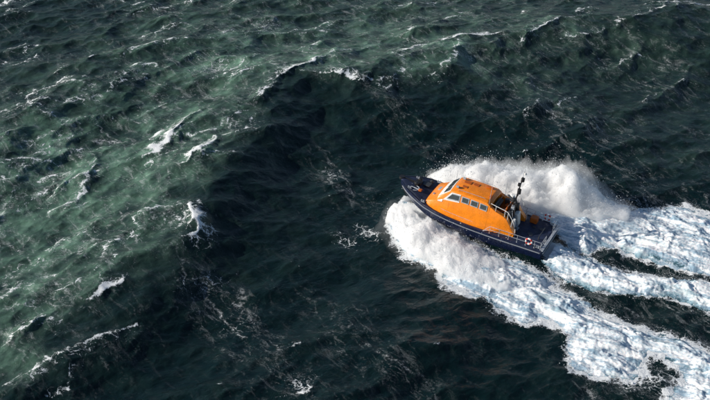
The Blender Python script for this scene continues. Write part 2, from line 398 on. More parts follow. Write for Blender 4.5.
# lazy smoothing for aerated water round broken crests, sunlight and lee shade painted in
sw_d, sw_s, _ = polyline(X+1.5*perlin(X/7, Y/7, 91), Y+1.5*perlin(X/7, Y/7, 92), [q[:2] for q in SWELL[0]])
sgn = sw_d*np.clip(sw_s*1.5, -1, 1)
lit_side = sstep(-2.0, 3.5, sgn+1.2*fbm(X/3, Y/3, 3, 93))*(1-.45*sstep(22, 48, sgn))*(.45+.55*sstep(38, 5, X-.25*Y))          # windward of the big swell: sunlight painted in, lee shaded; crests broken there
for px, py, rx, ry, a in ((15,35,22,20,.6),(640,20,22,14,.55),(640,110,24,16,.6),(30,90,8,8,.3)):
    gx, gy = G(px, py); lit_side = lit_side*(1-a*np.exp(-((X-gx)/rx)**2-((Y-gy)/ry)**2))
hand = np.zeros(X.shape)  # hand-laid lighter areas, sunlit water painted into the base colour
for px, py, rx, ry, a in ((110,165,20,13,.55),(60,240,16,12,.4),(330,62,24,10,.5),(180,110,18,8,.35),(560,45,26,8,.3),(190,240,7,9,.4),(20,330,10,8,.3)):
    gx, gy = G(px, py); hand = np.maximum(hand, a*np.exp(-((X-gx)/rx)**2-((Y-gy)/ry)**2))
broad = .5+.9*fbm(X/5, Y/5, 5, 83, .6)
aer_light = np.clip(.03+(.50*lit_side+1.25*hand*(.25+.75*lit_side))*broad+.35*foam*(foam > .3)*(lit_side+hand)+(.02+.25*lit_side)*sstep(.1, .45, oh)*DAMP, 0, 1)
strk = .06+.5*lit_side+.5*hand*lit_side
for px, py, ru, rv, a in ((345,178,6,2,.9),(232,320,9,2.5,.9),(235,300,4,2,.8),(560,115,18,6,.7),(640,60,12,6,.6),(370,350,9,3,.55),(60,300,10,4,.6),(420,130,10,2,.6),(650,175,9,3,.6),(500,30,16,6,.6),(270,30,8,6,.9),(205,70,7,5,.9),(290,385,8,3,.5)):
    gx, gy = G(px, py); c_, s_ = WD; uu = (X-gx)*c_+(Y-gy)*s_; v2 = -(X-gx)*s_+(Y-gy)*c_
    strk = np.maximum(strk, a*np.exp(-(uu/ru)**2-(v2/rv)**2))
strk = np.maximum(strk, .8*sstep(-5, 0, edge)*(X > 18))
keepo = ~((np.abs(LX) < 0) )
sea = link('sea', grid_mesh('sea', SX, SY, Z, dict(foam=foam, aer_light=aer_light, strk=strk)), sea_material(), kind='structure')
print('sea verts', X.size)

# ------------------------------------------------------------------ wake foam (thick white water with relief)
def foam_material(name='white_water'):
    t = NT(name); pos = t.n('ShaderNodeNewGeometry').outputs['Position']
    d = t.attr('depth'); fl_ = radians(-27.2)
    sp = t.mapping(pos, rot=-fl_, scale=(.28, 1, 1))
    s1 = t.noise(sp, 1.5, 6, 0.65, dist=.6); s2 = t.noise(sp, 5.0, 6, 0.8, dist=.5); gr = t.noise(pos, 14.0, 4, 0.8)
    mask, v = foam_nodes(t, pos, t.math('MULTIPLY_ADD', d, 0.62, 0.42))
    tex = t.math('ADD', t.math('MULTIPLY', s1, .70), t.math('MULTIPLY', s2, .35)); tex = t.math('ADD', tex, t.math('MULTIPLY', gr, .20))
    # where bubbles are thin milky blue-green water shows through; foam shade painted blue too
    k = t.ramp(t.math('ADD', tex, t.math('MULTIPLY', d, .12)), 0.64, 0.80)
    col = t.mix(k, (0.27, 0.39, 0.49, 1), (0.88, 0.90, 0.91, 1))
    milk = t.ramp(t.math('SUBTRACT', t.noise(t.mapping(pos, rot=-fl_, scale=(.3, 1, 1)), .55, 5, 0.65, dist=.5), t.math('MULTIPLY', d, .10)), 0.46, 0.60)
    col = t.mix(t.math('MULTIPLY', milk, t.math('MULTIPLY_ADD', gr, -.9, 1.05), clamp=True), col, (0.20, 0.34, 0.39, 1))
    b = t.n('ShaderNodeBsdfPrincipled')
    t.put(b, 'Base Color', col); b.inputs['Roughness'].default_value = 0.95
    b.inputs['Specular IOR Level'].default_value = 0.15
    b.inputs['Subsurface Weight'].default_value = 0.5; b.inputs['Subsurface Scale'].default_value = 0.15
    b.inputs['Subsurface Radius'].default_value = (0.6, 0.9, 1.0)
    bp = t.n('ShaderNodeBump'); bp.inputs['Strength'].default_value = 0.8; bp.inputs['Distance'].default_value = 0.10
    t.put(bp, 'Height', tex); t.put(b, 'Normal', bp.outputs[0])
    w = t.n('ShaderNodeBsdfPrincipled'); t.put(w, 'Base Color', (0.05, 0.11, 0.14, 1)); w.inputs['Roughness'].default_value = 0.25; w.inputs['IOR'].default_value = 1.33
    mx = t.n('ShaderNodeMixShader'); t.put(mx, 0, mask); t.t.links.new(w.outputs[0], mx.inputs[1]); t.t.links.new(b.outputs[0], mx.inputs[2])
    t.t.links.new(mx.outputs[0], t.out.inputs[0]); return t.m
fmat = foam_material()
wx_ = np.arange(1.0, 58, 0.075); wy_ = np.arange(-32, 16, 0.075)
X, Y = np.meshgrid(wx_, wy_)
Z0, DAMP, _, _, (dA, dB, dC), (LX, LY) = base_height(X, Y)
oh = samp(OH, X, Y)
# flow-aligned coordinates: streaks fan out behind the boat
fl = radians(-27.2); u = X*cos(fl)+Y*sin(fl); vv = -X*sin(fl)+Y*cos(fl)
wob = .8*perlin(X/3, Y/3, 21)
lump = fbm(u/1.9+wob, vv/1.3+wob, 5, 22, .55, billow=2)
fine = fbm(u/.55, vv/.4, 3, 30, .6, billow=1)
def dome(d, H, r):
    q = np.maximum(d, 0)/r; return H*(1-np.exp(-q*q*.6))
dAn = dA+.25+.8*fbm(X/1.5, Y/1.5, 6, 33, .62); dBn = dB+.45+.6*fbm(X/1.3, Y/1.3, 6, 34, .62); dCn = dC+.45+.8*fbm(X/1.5, Y/1.5, 6, 35, .62)
fade = 1-.65*sstep(14, 40, X)
hA = dome(dAn, .65*fade, 1.6); hB = dome(dBn, .85*(1-.3*sstep(20, 45, X)), 1.0); hC = dome(dCn, .95*fade, 1.7)
H = np.maximum(np.maximum(hA, hB), hC)
D = np.maximum(np.maximum(dAn, dBn), dCn)
amp = sstep(0, 1.5, D)
cauli = fbm(X/.42+.3*wob, Y/.42, 3, 31, .6, billow=1); soft = fbm(u/2.6+wob, vv/1.5, 4, 22, .5)
Zw = Z0+oh*DAMP+H-.03+(.55*soft*(.5+.5*fade)+.13*lump+.05*fine+.05*cauli)*amp
hull = (np.abs(LX) < 8.9) & (np.abs(LY) < 2.3*np.clip((9.0-LX)/5, 0, 1)**.6)
thin = (.10+.28*sstep(20, 40, X+2*perlin(X/4, Y/4, 50)))*(1-.8*sstep(-.3, .8, dB))
holes = fbm(u/3.2+wob, vv/1.6, 4, 90)
D = D-.8*sstep(.25, .6, holes)*(sstep(18, 30, X))*(dB < 0)
depth = np.clip(sstep(-.1, 1.1, D)-thin*(.5+.9*fbm(u/2.5, vv/1.2, 4, 52)), 0, 1)
keep = (D > 0.02) & ~hull
wk = link('wake_foam', grid_mesh('wake_foam', X+samp(ODX, X, Y)*DAMP, Y+samp(ODY, X, Y)*DAMP, Zw, dict(depth=depth), keep), fmat, kind='stuff')

# ------------------------------------------------------------------ spray (scattering volume inside lumpy closed shapes)
def spray_volume(name, pts, step, dens, noise_amp, seed, ray, base=-.35, aniso=0.0):
    P = gp(pts); xs = [q[0] for q in P]; ys = [q[1] for q in P]; mw = max(q[3] for q in P)+1.5
    X, Y = np.meshgrid(np.arange(min(xs)-mw, max(xs)+mw, step), np.arange(min(ys)-mw, max(ys)+mw, step))
    w1 = .9*perlin(X/2.3, Y/2.3, seed); w2 = .9*perlin(X/2.3, Y/2.3, seed+1)
    d, s, (h, w) = polyline(X+w1, Y+w2, P)
    u = X*cos(fl)+Y*sin(fl); v = -X*sin(fl)+Y*cos(fl)
    a_ = radians(ray); ra = X*cos(a_)+Y*sin(a_)+.5*w1; rb = -X*sin(a_)+Y*cos(a_)+.5*w2
    l1 = .55*fbm(ra/2.6, rb/.9, 5, seed+3, .62, billow=2)+.5*fbm(ra/1.4, rb/1.1, 5, seed+13, .6, billow=2)
    prof = np.clip(1-(d/w)**2, -1, 1)
    Hh = h*np.sign(prof)*np.abs(prof)**.75*(1+.35*perlin(X/2.0, Y/2.0, seed+9))+noise_amp*l1*sstep(-.1, .5, prof)*np.clip(h, .5, 2)+.17*fbm(ra/.9, rb/.24, 3, seed+5, .6, billow=1)*sstep(0, .3, prof)
    LXx, LYy = to_local(X, Y)
    hb = 2.35*np.clip((9.2-LXx)/4.5, 0, 1)**.6
    side = np.abs(LYy)-hb
    inside = (np.abs(LXx) < 9.2)
    Hh = np.where(inside, np.minimum(Hh, np.where(side > 0, 99, -1)), Hh)
    keep = (Hh > 0.02)
    ny, nx = X.shape
    top = np.stack([X+.35*w1, Y+.35*w2, np.maximum(Hh, 0)+base+.3], -1).reshape(-1, 3)
    bot = np.stack([X+.35*w1, Y+.35*w2, np.full(X.shape, base)], -1).reshape(-1, 3)
    idx = np.arange(nx*ny).reshape(ny, nx)
    kc = keep[:-1, :-1] & keep[:-1, 1:] & keep[1:, 1:] & keep[1:, :-1]
    q = np.stack([idx[:-1, :-1], idx[:-1, 1:], idx[1:, 1:], idx[1:, :-1]], -1)[kc]
    qb = q[:, ::-1]+nx*ny
    e = np.concatenate([q[:, [0, 1]], q[:, [1, 2]], q[:, [2, 3]], q[:, [3, 0]]])
    key = e.min(1)*10**8+e.max(1); uq, inv_, cnt = np.unique(key, return_inverse=True, return_counts=True)
    be = e[cnt[inv_] == 1]
    walls = np.stack([be[:, 1], be[:, 0], be[:, 0]+nx*ny, be[:, 1]+nx*ny], -1)
    allq = np.concatenate([q, qb, walls]); co = np.concatenate([top, bot])
    used = np.unique(allq); rm = -np.ones(len(co), np.int64); rm[used] = np.arange(len(used))
    me = quad_mesh(name, co[used], rm[allq])
    t = NT(name+'_mist'); pv = t.n('ShaderNodeVolumePrincipled')
    pv.inputs['Color'].default_value = (0.995, 0.997, 0.998, 1); pv.inputs['Anisotropy'].default_value = aniso
    pv.inputs['Density'].default_value = dens
    t.t.links.new(pv.outputs[0], t.out.inputs['Volume'])
    o = link(name, me, t.m, kind='stuff')
    return top.reshape(ny, nx, 3), keep
SP = []
SP.append(spray_volume('spray_plume', [(436,180,.8,1.1),(452,182,1.7,2.0),(476,188,2.5,2.8),(502,190,2.4,3.2),(528,196,2.1,3.6),(547,197,2.5,3.6),(562,199,3.2,3.4),(576,203,2.7,2.8),(588,206,1.7,2.2),(600,209,.9,1.7),(618,213,.4,1.3)], .085, 3.6, .62, 100, 18))
SP.append(spray_volume('spray_plume', [(408,202,.5,.9),(405,213,.95,1.6),(412,228,1.15,2.3),(428,238,1.2,2.7),(446,249,.95,2.9),(464,261,.6,2.6),(482,269,.32,2.1),(498,277,.12,1.5)], .085, 4.5, .70, 200, -72))
spray_volume('spray_mist', [(440,180,1.0,1.6),(476,186,2.9,3.4),(502,188,2.9,4.0),(528,193,2.7,4.4),(547,195,3.1,4.4),(565,197,4.0,4.2),(580,203,3.4,3.8),(594,208,2.0,3.2),(612,213,.9,2.6),(630,218,.4,1.8)], .14, .16, .9, 400, 18)
spray_volume('spray_mist', [(404,206,.8,1.6),(406,228,1.5,3.0),(428,243,1.7,3.6),(452,256,1.3,3.6),(480,270,.8,3.0),(520,288,.5,2.4)], .14, .05, .8, 500, -72)

# droplets thrown round the edges of the spray
def droplets():
    pts = []
    for (T, keep), n in zip(SP, (26000, 9000)):
        m = keep & (T[..., 2] > .02); c = T[m]; wgt = np.ones(len(c))
        sel = c[rng.integers(0, len(c), n)]
        g_ = rng.gamma(1.2, .28, n)[:, None]; r = rng.normal(size=(n, 3))*g_; r[:, 2] = np.abs(r[:, 2])*.9
        cl = np.stack([perlin(sel[:, 0]/.5, sel[:, 1]/.5, 5), perlin(sel[:, 0]/.5, sel[:, 1]/.5, 6)], -1); r[:, :2] += cl*.5
        pts.append(sel+r)
    m = (D > .02) & (D < .8) & ~hull; idx = np.argwhere(m); sel = idx[rng.integers(0, len(idx), 14000)]
    c = np.stack([X[sel[:, 0], sel[:, 1]], Y[sel[:, 0], sel[:, 1]], Zw[sel[:, 0], sel[:, 1]]], -1)
    r = rng.normal(size=c.shape)*np.array([.35, .35, .1]); r[:, 2] = np.abs(r[:, 2])+.05
    pts.append(c+r)
    P = np.concatenate(pts); lx, ly = to_local(P[:, 0], P[:, 1])
    P = P[~((np.abs(lx) < 9) & (np.abs(ly) < 3.0))]
    n = len(P); rad = rng.gamma(1.1, .013, n)+.005
    base = np.array([[1, 1, 1], [1, -1, -1], [-1, 1, -1], [-1, -1, 1]])/1.7
    co = (P[:, None, :]+base[None]*rad[:, None, None]).reshape(-1, 3)
    f = np.array([[0, 1, 2], [0, 3, 1], [0, 2, 3], [1, 3, 2]])
    q = (np.arange(n)[:, None, None]*4+f[None]).reshape(-1, 3)
    link('spray_droplets', quad_mesh('spray_droplets', co, q, smooth=False), simple('droplet_white', (.8, .83, .85), .6, wear=.02), kind='stuff')
droplets()

# ================================================================== LIFEBOAT
boat = bpy.data.objects.new('lifeboat', None); COL.objects.link(boat)
boat.location = (BX, BY, 0); boat.rotation_euler = Euler((BROLL, -BPITCH, BYAW), 'XYZ'); boat.scale = (BK,)*3
boat['label'] = 'orange and navy lifeboat racing bow-up through rough dark sea'; boat['category'] = 'lifeboat'
def part(name, bm, mats, parent=boat, smooth=30, bevel=0, label=None):
    me = bpy.data.meshes.new(name); bmesh.ops.recalc_face_normals(bm, faces=bm.faces); bm.to_mesh(me); bm.free()
    for m in (mats if isinstance(mats, (list, tuple)) else [mats]): me.materials.append(M[m])
    o = bpy.data.objects.new(name, me); COL.objects.link(o); o.parent = parent
    if bevel:
        b = o.modifiers.new('bevel', 'BEVEL'); b.width = bevel; b.segments = 2; b.limit_method = 'ANGLE'; b.angle_limit = radians(25)
    if smooth:
        me.polygons.foreach_set('use_smooth', [True]*len(me.polygons)); me.set_sharp_from_angle(angle=radians(smooth))
    if label: o['label'] = label
    return o
def loft(bm, secs, closed=False, cap=True, mat=None):
    rows = [[bm.verts.new(v) for v in s] for s in secs]; n = len(rows[0])
    for a, b in zip(rows[:-1], rows[1:]):
        for i in range(n if closed else n-1):
            j = (i+1) % n
            try:
                f = bm.faces.new((a[i], a[j], b[j], b[i]))
                if mat: f.material_index = mat(i)
            except ValueError: pass
    if cap:
        for r in (rows[0], rows[-1]):
            try: bm.faces.new(r)
            except ValueError: pass
    return rows
def box(bm, c, s, rot=(0, 0, 0), taper=1.0):
    Mx = Matrix.Translation(c) @ Euler(rot).to_matrix().to_4x4()
    v = []
    for z in (-1, 1):
        k = taper if z > 0 else 1
        for x, y in ((-1, -1), (1, -1), (1, 1), (-1, 1)): v.append(bm.verts.new(Mx @ Vector((x*s[0]/2*k, y*s[1]/2*k, z*s[2]/2))))
    for f in ((3, 2, 1, 0), (4, 5, 6, 7), (0, 1, 5, 4), (1, 2, 6, 5), (2, 3, 7, 6), (3, 0, 4, 7)): bm.faces.new([v[i] for i in f])
def tube(bm, pts, r, seg=7, r2=None):
    pts = [Vector(q) for q in pts]; rows = []
    for i, q in enumerate(pts):
        d = ((pts[min(i+1, len(pts)-1)]-pts[max(i-1, 0)])).normalized()
        a = d.cross(Vector((0, 0, 1)) if abs(d.z) < .9 else Vector((1, 0, 0))).normalized(); b = d.cross(a)
        rr = r if r2 is None else r+(r2-r)*i/(len(pts)-1)
        rows.append([q+(a*cos(2*pi*k/seg)+b*sin(2*pi*k/seg))*rr for k in range(seg)])
    loft(bm, rows, closed=True)
def disc(bm, c, r, h, seg=16, axis='Z', r2=None):
    ax = {'Z': Vector((0, 0, 1)), 'X': Vector((1, 0, 0)), 'Y': Vector((0, 1, 0))}[axis]
    tube(bm, [Vector(c)-ax*h/2, Vector(c)+ax*h/2], r, seg, r2)
def prism(bm, poly, th, n):       # polygon (3D points) extruded by th along n
    a = [bm.verts.new(Vector(q)) for q in poly]; b = [bm.verts.new(Vector(q)+Vector(n)*th) for q in poly]
    bm.faces.new(a); bm.faces.new(b[::-1]); k = len(a)
    for i in range(k): bm.faces.new((a[i], a[(i+1) % k], b[(i+1) % k], b[i]))

# hull: x, deck half-beam, deck z, chine half-beam, chine z, keel z
HS = [(-8.1, 2.55, 1.40, 2.35, .05, -.55), (-6, 2.62, 1.42, 2.42, .02, -.75), (-3.5, 2.68, 1.42, 2.45, .02, -.85), (-2.2, 2.70, 1.43, 2.45, .03, -.9), (0, 2.70, 1.48, 2.42, .08, -.9),
      (2, 2.66, 1.62, 2.3, .2, -.85), (3.5, 2.56, 1.80, 2.1, .35, -.75), (4.8, 2.36, 2.02, 1.8, .55, -.55), (6, 2.0, 2.28, 1.35, .85, -.2), (7, 1.5, 2.42, .85, 1.15, .3), (7.7, .98, 2.53, .45, 1.45, .8), (8.2, .48, 2.62, .18, 1.75, 1.4), (8.42, .10, 2.67, .04, 2.0, 1.85)]
def hsec(s, sg=1):
    x, yd, zd, yc, zc, zk = s
    return [(x, 0, zk), (x, yc*.98, zc-.02), (x, yc, zc+.06), (x, yc+(yd-yc)*.6, zc+(zd-zc)*.45), (x, yd, zd-.28), (x, yd, zd)]
bm = bmesh.new()
for sg in (1, -1):
    loft(bm, [[(a, sg*b, c) for a, b, c in hsec(s)] for s in HS], cap=False, mat=lambda i: 1 if i == 0 else 0)
s = HS[0]; L = hsec(s); v = [bm.verts.new(q) for q in L]+[bm.verts.new((a, -b, c)) for a, b, c in L[:0:-1]]
bm.faces.new(v)
s = HS[-1]; L = hsec(s); v = [bm.verts.new(q) for q in L]+[bm.verts.new((a, -b, c)) for a, b, c in L[:0:-1]]
bm.faces.new(v)
bmesh.ops.remove_doubles(bm, verts=bm.verts, dist=.002)
hull_o = part('hull', bm, ['navy', 'antifoul'], smooth=40)
def hinterp(x):
    for a, b in zip(HS[:-1], HS[1:]):
        if a[0] <= x <= b[0]:
            t = (x-a[0])/(b[0]-a[0]); return [p+(q-p)*t for p, q in zip(a, b)]
    return HS[-1] if x > 0 else HS[0]
# rubbing strake along the sheer
for sg in (1, -1):
    bm = bmesh.new(); tube(bm, [(x, sg*(hinterp(x)[1]+.02), hinterp(x)[2]-.30) for x in np.linspace(-8, 7.9, 40)], .055)
    part('rubbing_strake', bm, 'strake', parent=hull_o)
    bm = bmesh.new(); tube(bm, [(x, sg*(hinterp(x)[1]-.01), hinterp(x)[2]+.02) for x in np.linspace(-8.05, 8.2, 44)], .05)
    part('gunwale', bm, 'navy', parent=hull_o)
# decks
bm = bmesh.new(); xs = list(np.linspace(-8.08, 4.8, 16))+[5.4, 6, 6.5, 7, 7.4, 7.7, 8.0, 8.2, 8.4]
loft(bm, [[(x, -hinterp(x)[1]*q, hinterp(x)[2]+.13*(1-q*q)*(sstep(2, 6, x)+.2)) for q in (1, .75, .4, 0, -.4, -.75, -1)] for x in xs], cap=False)
part('deck', bm, 'deck', smooth=50)
bm = bmesh.new()
box(bm, (-8.12, 0, 1.42), (.30, 5.1, .08)); box(bm, (-8.28, 0, 1.1), (.06, 4.9, .10))
part('stern_sill', bm, 'alu', bevel=.015)
bm = bmesh.new(); disc(bm, (8.36, 0, 2.72), .30, .26, 14); part('bow_fender', bm, 'black')

# superstructure
SSX = [  # x, (yb,zb), (y1,z1), (y2,z2), z3
    (4.75, 1.95, 2.02, 1.85, 2.30, 1.3, 2.42, 2.46),
    (4.2, 2.20, 1.92, 1.92, 2.52, 1.42, 2.66, 2.74),
    (3.65, 2.34, 1.82, 1.96, 2.80, 1.52, 2.92, 3.02),
    (2.35, 2.42, 1.66, 1.90, 3.10, 1.52, 4.06, 4.18),
    (1.9, 2.44, 1.62, 1.89, 3.12, 1.53, 4.18, 4.32),
    (0.0, 2.42, 1.48, 1.88, 3.10, 1.54, 4.18, 4.34),
    (-1.6, 2.36, 1.42, 1.88, 3.06, 1.54, 4.10, 4.26),
    (-2.0, 2.32, 1.42, 1.88, 3.00, 1.58, 3.85, 3.98)]
def ssec(s):
    x, yb, zb, y1, z1, y2, z2, z3 = s
    h = [(x, yb, zb-.25), (x, yb, zb+.10), (x, y1, z1), (x, y2, z2), (x, y2*.72, z2+(z3-z2)*.55), (x, 0, z3)]
    return h+[(a, -b, c) for a, b, c in h[-2::-1]]
bm = bmesh.new(); loft(bm, [ssec(s) for s in SSX])
cabin = part('wheelhouse', bm, 'orange', bevel=.05, smooth=28)
def sint(x):
    for a, b in zip(SSX[::-1][:-1], SSX[::-1][1:]):
        if a[0] <= x <= b[0]:
            t = (x-a[0])/(b[0]-a[0]); return [p+(q-p)*t for p, q in zip(a, b)]
def side_pt(x, f, sg, off=0):     # point on the cabin side, f 0..1 belt to roof edge
    s = sint(x); y = s[3]+(s[5]-s[3])*f; z = s[4]+(s[6]-s[4])*f
    n = Vector((0, s[6]-s[4], s[3]-s[5])).normalized()
    return Vector((x, sg*(y+n.y*off), z+n.z*off)), Vector((0, sg*n.y, n.z))
def side_panel(bm, xs, f0, f1, sg, off, th, slant0=0, slant1=0):
    x0, x1 = xs
    a, n = side_pt(x0, f0, sg, off); b, _ = side_pt(x1, f0, sg, off); c, _ = side_pt(x1+slant1, f1, sg, off); d, _ = side_pt(x0+slant0, f1, sg, off)
    prism(bm, [a, b, c, d], th, n)
def front_pt(v, f, off=0):          # windscreen plane between station 3.25 and 2.35; v -1..1 across, f 0..1 up
    a = Vector((3.65, 1.52*v, 2.92+.10*(1-abs(v)))); b = Vector((2.35, 1.52*v, 4.06+.12*(1-abs(v))))
    n = Vector((b.z-a.z, 0, a.x-b.x)).normalized(); return a+(b-a)*f+n*off, n
for sg in (1, -1):
    bm = bmesh.new(); side_panel(bm, (2.95, 1.2), .12, .88, sg, .004, .03, slant0=-.75)
    side_panel(bm, (3.45, 2.98), -.25, .16, sg, .006, .028)
    part('window_surround', bm, 'white', parent=cabin)
    for k, (x0, x1, sl) in enumerate([(2.55, 1.28, -.50), (1.0, .28, 0), (0.02, -.70, 0), (-.96, -1.68, 0)]):
        bm = bmesh.new(); side_panel(bm, (x0+.05, x1-.05), .22, .80, sg, .036, .015, slant0=sl)
        fr = part('window_frame', bm, 'grey', parent=cabin, bevel=.01)
        bm = bmesh.new(); side_panel(bm, (x0-.04, x1+.04), .30, .72, sg, .053, .012, slant0=sl*.8)
        g = part('side_window', bm, 'glass', parent=cabin, bevel=.008)
        
# windscreen: white band, three panes
bm = bmesh.new(); n = front_pt(0, 0)[1]
for v0, v1 in ((-.98, 0), (0, .98)):
    prism(bm, [front_pt(v0, .02, .01)[0], front_pt(v1, .02, .01)[0], front_pt(v1, .96, .01)[0], front_pt(v0, .96, .01)[0]], .03, n)
part('windscreen_surround', bm, 'white', parent=cabin)
for v0, v1 in ((-.86, -.34), (-.25, .25), (.34, .86)):
    bm = bmesh.new(); prism(bm, [front_pt(v0, .42, .075)[0], front_pt(v1, .42, .075)[0], front_pt(v1, .86, .075)[0], front_pt(v0, .86, .075)[0]], .012, n)
    part('windscreen_pane', bm, 'glass', parent=cabin)
# roof fittings
for x, y, a, b in ((1.35, -.55, .75, .55), (.45, -.6, .6, .5), (1.3, .35, .55, .35)):
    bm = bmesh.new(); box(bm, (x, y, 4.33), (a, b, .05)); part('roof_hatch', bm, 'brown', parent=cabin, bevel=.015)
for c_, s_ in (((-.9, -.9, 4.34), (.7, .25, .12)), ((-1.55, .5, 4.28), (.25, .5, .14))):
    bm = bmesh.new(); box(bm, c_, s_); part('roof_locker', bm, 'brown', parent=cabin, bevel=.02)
bm = bmesh.new()
for sg in (1, -1): tube(bm, [(1.7, sg*1.3, 4.27), (1.6, sg*1.32, 4.42), (-1.2, sg*1.34, 4.42), (-1.3, sg*1.32, 4.27)], .02)
part('roof_grab_rail', bm, 'steel', parent=cabin)
for y in (-.9, .9):
    bm = bmesh.new(); disc(bm, (1.9, y, 4.4), .13, .26, 12, 'X'); part('searchlight', bm, 'grey', parent=cabin)
# side grab rail low on orange flank
for sg in (1, -1):
    bm = bmesh.new(); pts = [(x, sg*(sint(x)[1]-.12), sint(x)[2]+.45) for x in np.linspace(2.9, -.6, 10)]
    tube(bm, pts, .022)
    for q in pts[::3]: tube(bm, [q, (q[0], q[1]-sg*.14, q[2]-.05)], .015)
    part('flank_rail', bm, 'steel', parent=cabin)
# fore trunk hatch and small fittings
bm = bmesh.new(); box(bm, (3.95, -.2, 2.80), (.62, .66, .10), (0, .22, 0)); part('fore_hatch', bm, 'grey', parent=cabin, bevel=.03)
for q in ((4.3, .95, 2.68), (3.6, -1.1, 2.9)):
    bm = bmesh.new(); disc(bm, q, .12, .2, 10); part('vent_cowl', bm, 'steel', parent=cabin)

# aft part: two side bulwarks sweeping down, well between them with the upper steering position
for sg in (1, -1):
    bm = bmesh.new(); secs = []
    for x, yb, zb, y1, z1, y2, z2 in ((-1.9, 2.31, 1.42, 1.88, 3.00, 1.58, 3.80), (-2.6, 2.24, 1.42, 1.88, 2.94, 1.66, 3.50), (-3.4, 2.12, 1.44, 1.88, 2.84, 1.70, 3.30), (-3.9, 2.02, 1.46, 1.86, 2.62, 1.72, 3.05), (-4.4, 1.98, 1.46, 1.84, 2.2, 1.74, 2.35), (-4.9, 1.95, 1.44, 1.86, 1.75, 1.80, 1.80)):
        yi = 1.22 if x > -4.2 else 1.28
        secs.append([(x, sg*yi, zb-.2), (x, sg*yb, zb-.2), (x, sg*yb, zb+.1), (x, sg*y1, z1), (x, sg*y2, z2), (x, sg*yi, z2-.02)])
    loft(bm, secs, closed=True)
    part('side_bulwark', bm, 'orange', parent=cabin, bevel=.04, smooth=28)
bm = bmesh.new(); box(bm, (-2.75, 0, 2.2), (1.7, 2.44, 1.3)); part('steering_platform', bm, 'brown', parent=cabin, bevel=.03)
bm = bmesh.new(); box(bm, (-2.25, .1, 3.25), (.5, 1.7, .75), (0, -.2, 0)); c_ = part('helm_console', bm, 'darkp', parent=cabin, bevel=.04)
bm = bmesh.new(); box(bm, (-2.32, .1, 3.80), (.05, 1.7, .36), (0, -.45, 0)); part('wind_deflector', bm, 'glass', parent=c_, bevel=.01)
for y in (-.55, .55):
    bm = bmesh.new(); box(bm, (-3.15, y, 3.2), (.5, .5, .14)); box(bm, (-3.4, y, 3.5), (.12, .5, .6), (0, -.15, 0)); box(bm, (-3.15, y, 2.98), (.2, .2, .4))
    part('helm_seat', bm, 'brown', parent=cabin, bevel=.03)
bm = bmesh.new(); box(bm, (-3.75, 0.1, 2.45), (.35, 1.5, 1.9), (0, 0, 0)); part('aft_locker', bm, 'darkp', parent=cabin, bevel=.04)
bm = bmesh.new()
for k in range(5): box(bm, (-4.25-.14*k, .55, 2.75-.28*k), (.2, .6, .04))
for y in (.25, .85): tube(bm, [(-4.05, y, 3.7), (-4.2, y, 2.95), (-4.95, y, 1.45)], .03)
part('deck_ladder', bm, 'grey', parent=cabin)
bm = bmesh.new(); box(bm, (-4.35, -.35, 2.2), (.5, .7, 1.5), (0, .1, 0)); part('life_raft_locker', bm, 'white', parent=cabin, bevel=.1)
# rails round the upper steering position
for sg in (1, -1):
    bm = bmesh.new()
    top = [(-2.0, sg*1.55, 4.2), (-2.6, sg*1.6, 4.12), (-3.6, sg*1.64, 3.98), (-3.95, sg*1.66, 3.85), (-4.45, sg*1.68, 3.2), (-4.9, sg*1.7, 2.3), (-4.95, sg*1.7, 1.45)]
    tube(bm, top, .032)
    for q, z in zip(top[1:5], (3.4, 3.2, 3.0, 2.3)): tube(bm, [q, (q[0]+.02, q[1], z)], .024)
    part('upper_rail', bm, 'white', parent=cabin)

# deck gear packed round the mast foot
for c_, s_, m_ in (((-3.55, .95, 3.05), (.55, .35, .5), 'black'), ((-4.0, -.75, 3.2), (.45, .45, .9), 'black'), ((-2.9, -1.0, 3.35), (.5, .35, .6), 'darkp'), ((-3.9, .15, 3.65), (.35, .5, .35), 'grey'), ((-4.45, .95, 2.4), (.3, .4, .9), 'white')):
    bm = bmesh.new(); box(bm, c_, s_, (0, .05, .1)); part('equipment_box', bm, m_, parent=cabin, bevel=.04)
for sg in (1, -1):
    for x in (2.2, .6, -1.1):      # seams and doors on the flank
        bm = bmesh.new(); a, n_ = side_pt(x, -1.02, sg, .003); b, _ = side_pt(x, -.12, sg, .003)
        q = Vector((.03, 0, 0)); prism(bm, [a, a+q, b+q, b], .006, n_); part('panel_seam', bm, 'brown', parent=cabin)
# mast
mast = None
bm = bmesh.new()
tube(bm, [(-3.65, 0, 2.6), (-4.0, 0, 4.8), (-4.3, 0, 7.3)], .10, 8, .06)
for sg in (1, -1): tube(bm, [(-3.0, sg*.85, 2.9), (-3.98, sg*.05, 4.8)], .06); tube(bm, [(-4.3, sg*.7, 2.9), (-3.98, sg*.05, 4.6)], .05)
tube(bm, [(-4.0, -.75, 4.8), (-4.0, .75, 4.8)], .035); tube(bm, [(-4.2, -.5, 6.5), (-4.2, .5, 6.5)], .03)
mast = part('mast', bm, 'black')
bm = bmesh.new(); box(bm, (-3.7, 0, 4.3), (.5, .4, .1)); box(bm, (-3.6, 0, 4.46), (.18, 1.5, .15), (0, 0, .9)); part('radar_scanner', bm, 'darkp', parent=mast, bevel=.02)
for x, y, z, r in ((-4.0, .75, 4.97, .17), (-4.0, -.75, 4.97, .16), (-4.2, .5, 6.68, .15), (-4.2, -.5, 6.68, .19), (-4.2, .1, 5.7, .20)):
    bm = bmesh.new(); disc(bm, (x, y, z), r, r*2, 10); part('mast_lamp', bm, 'black', parent=mast, bevel=.02)
bm = bmesh.new(); tube(bm, [(-4.3, 0, 7.3), (-4.4, 0, 8.3)], .03, 6, .02); part('mast_aerial', bm, 'grey', parent=mast)
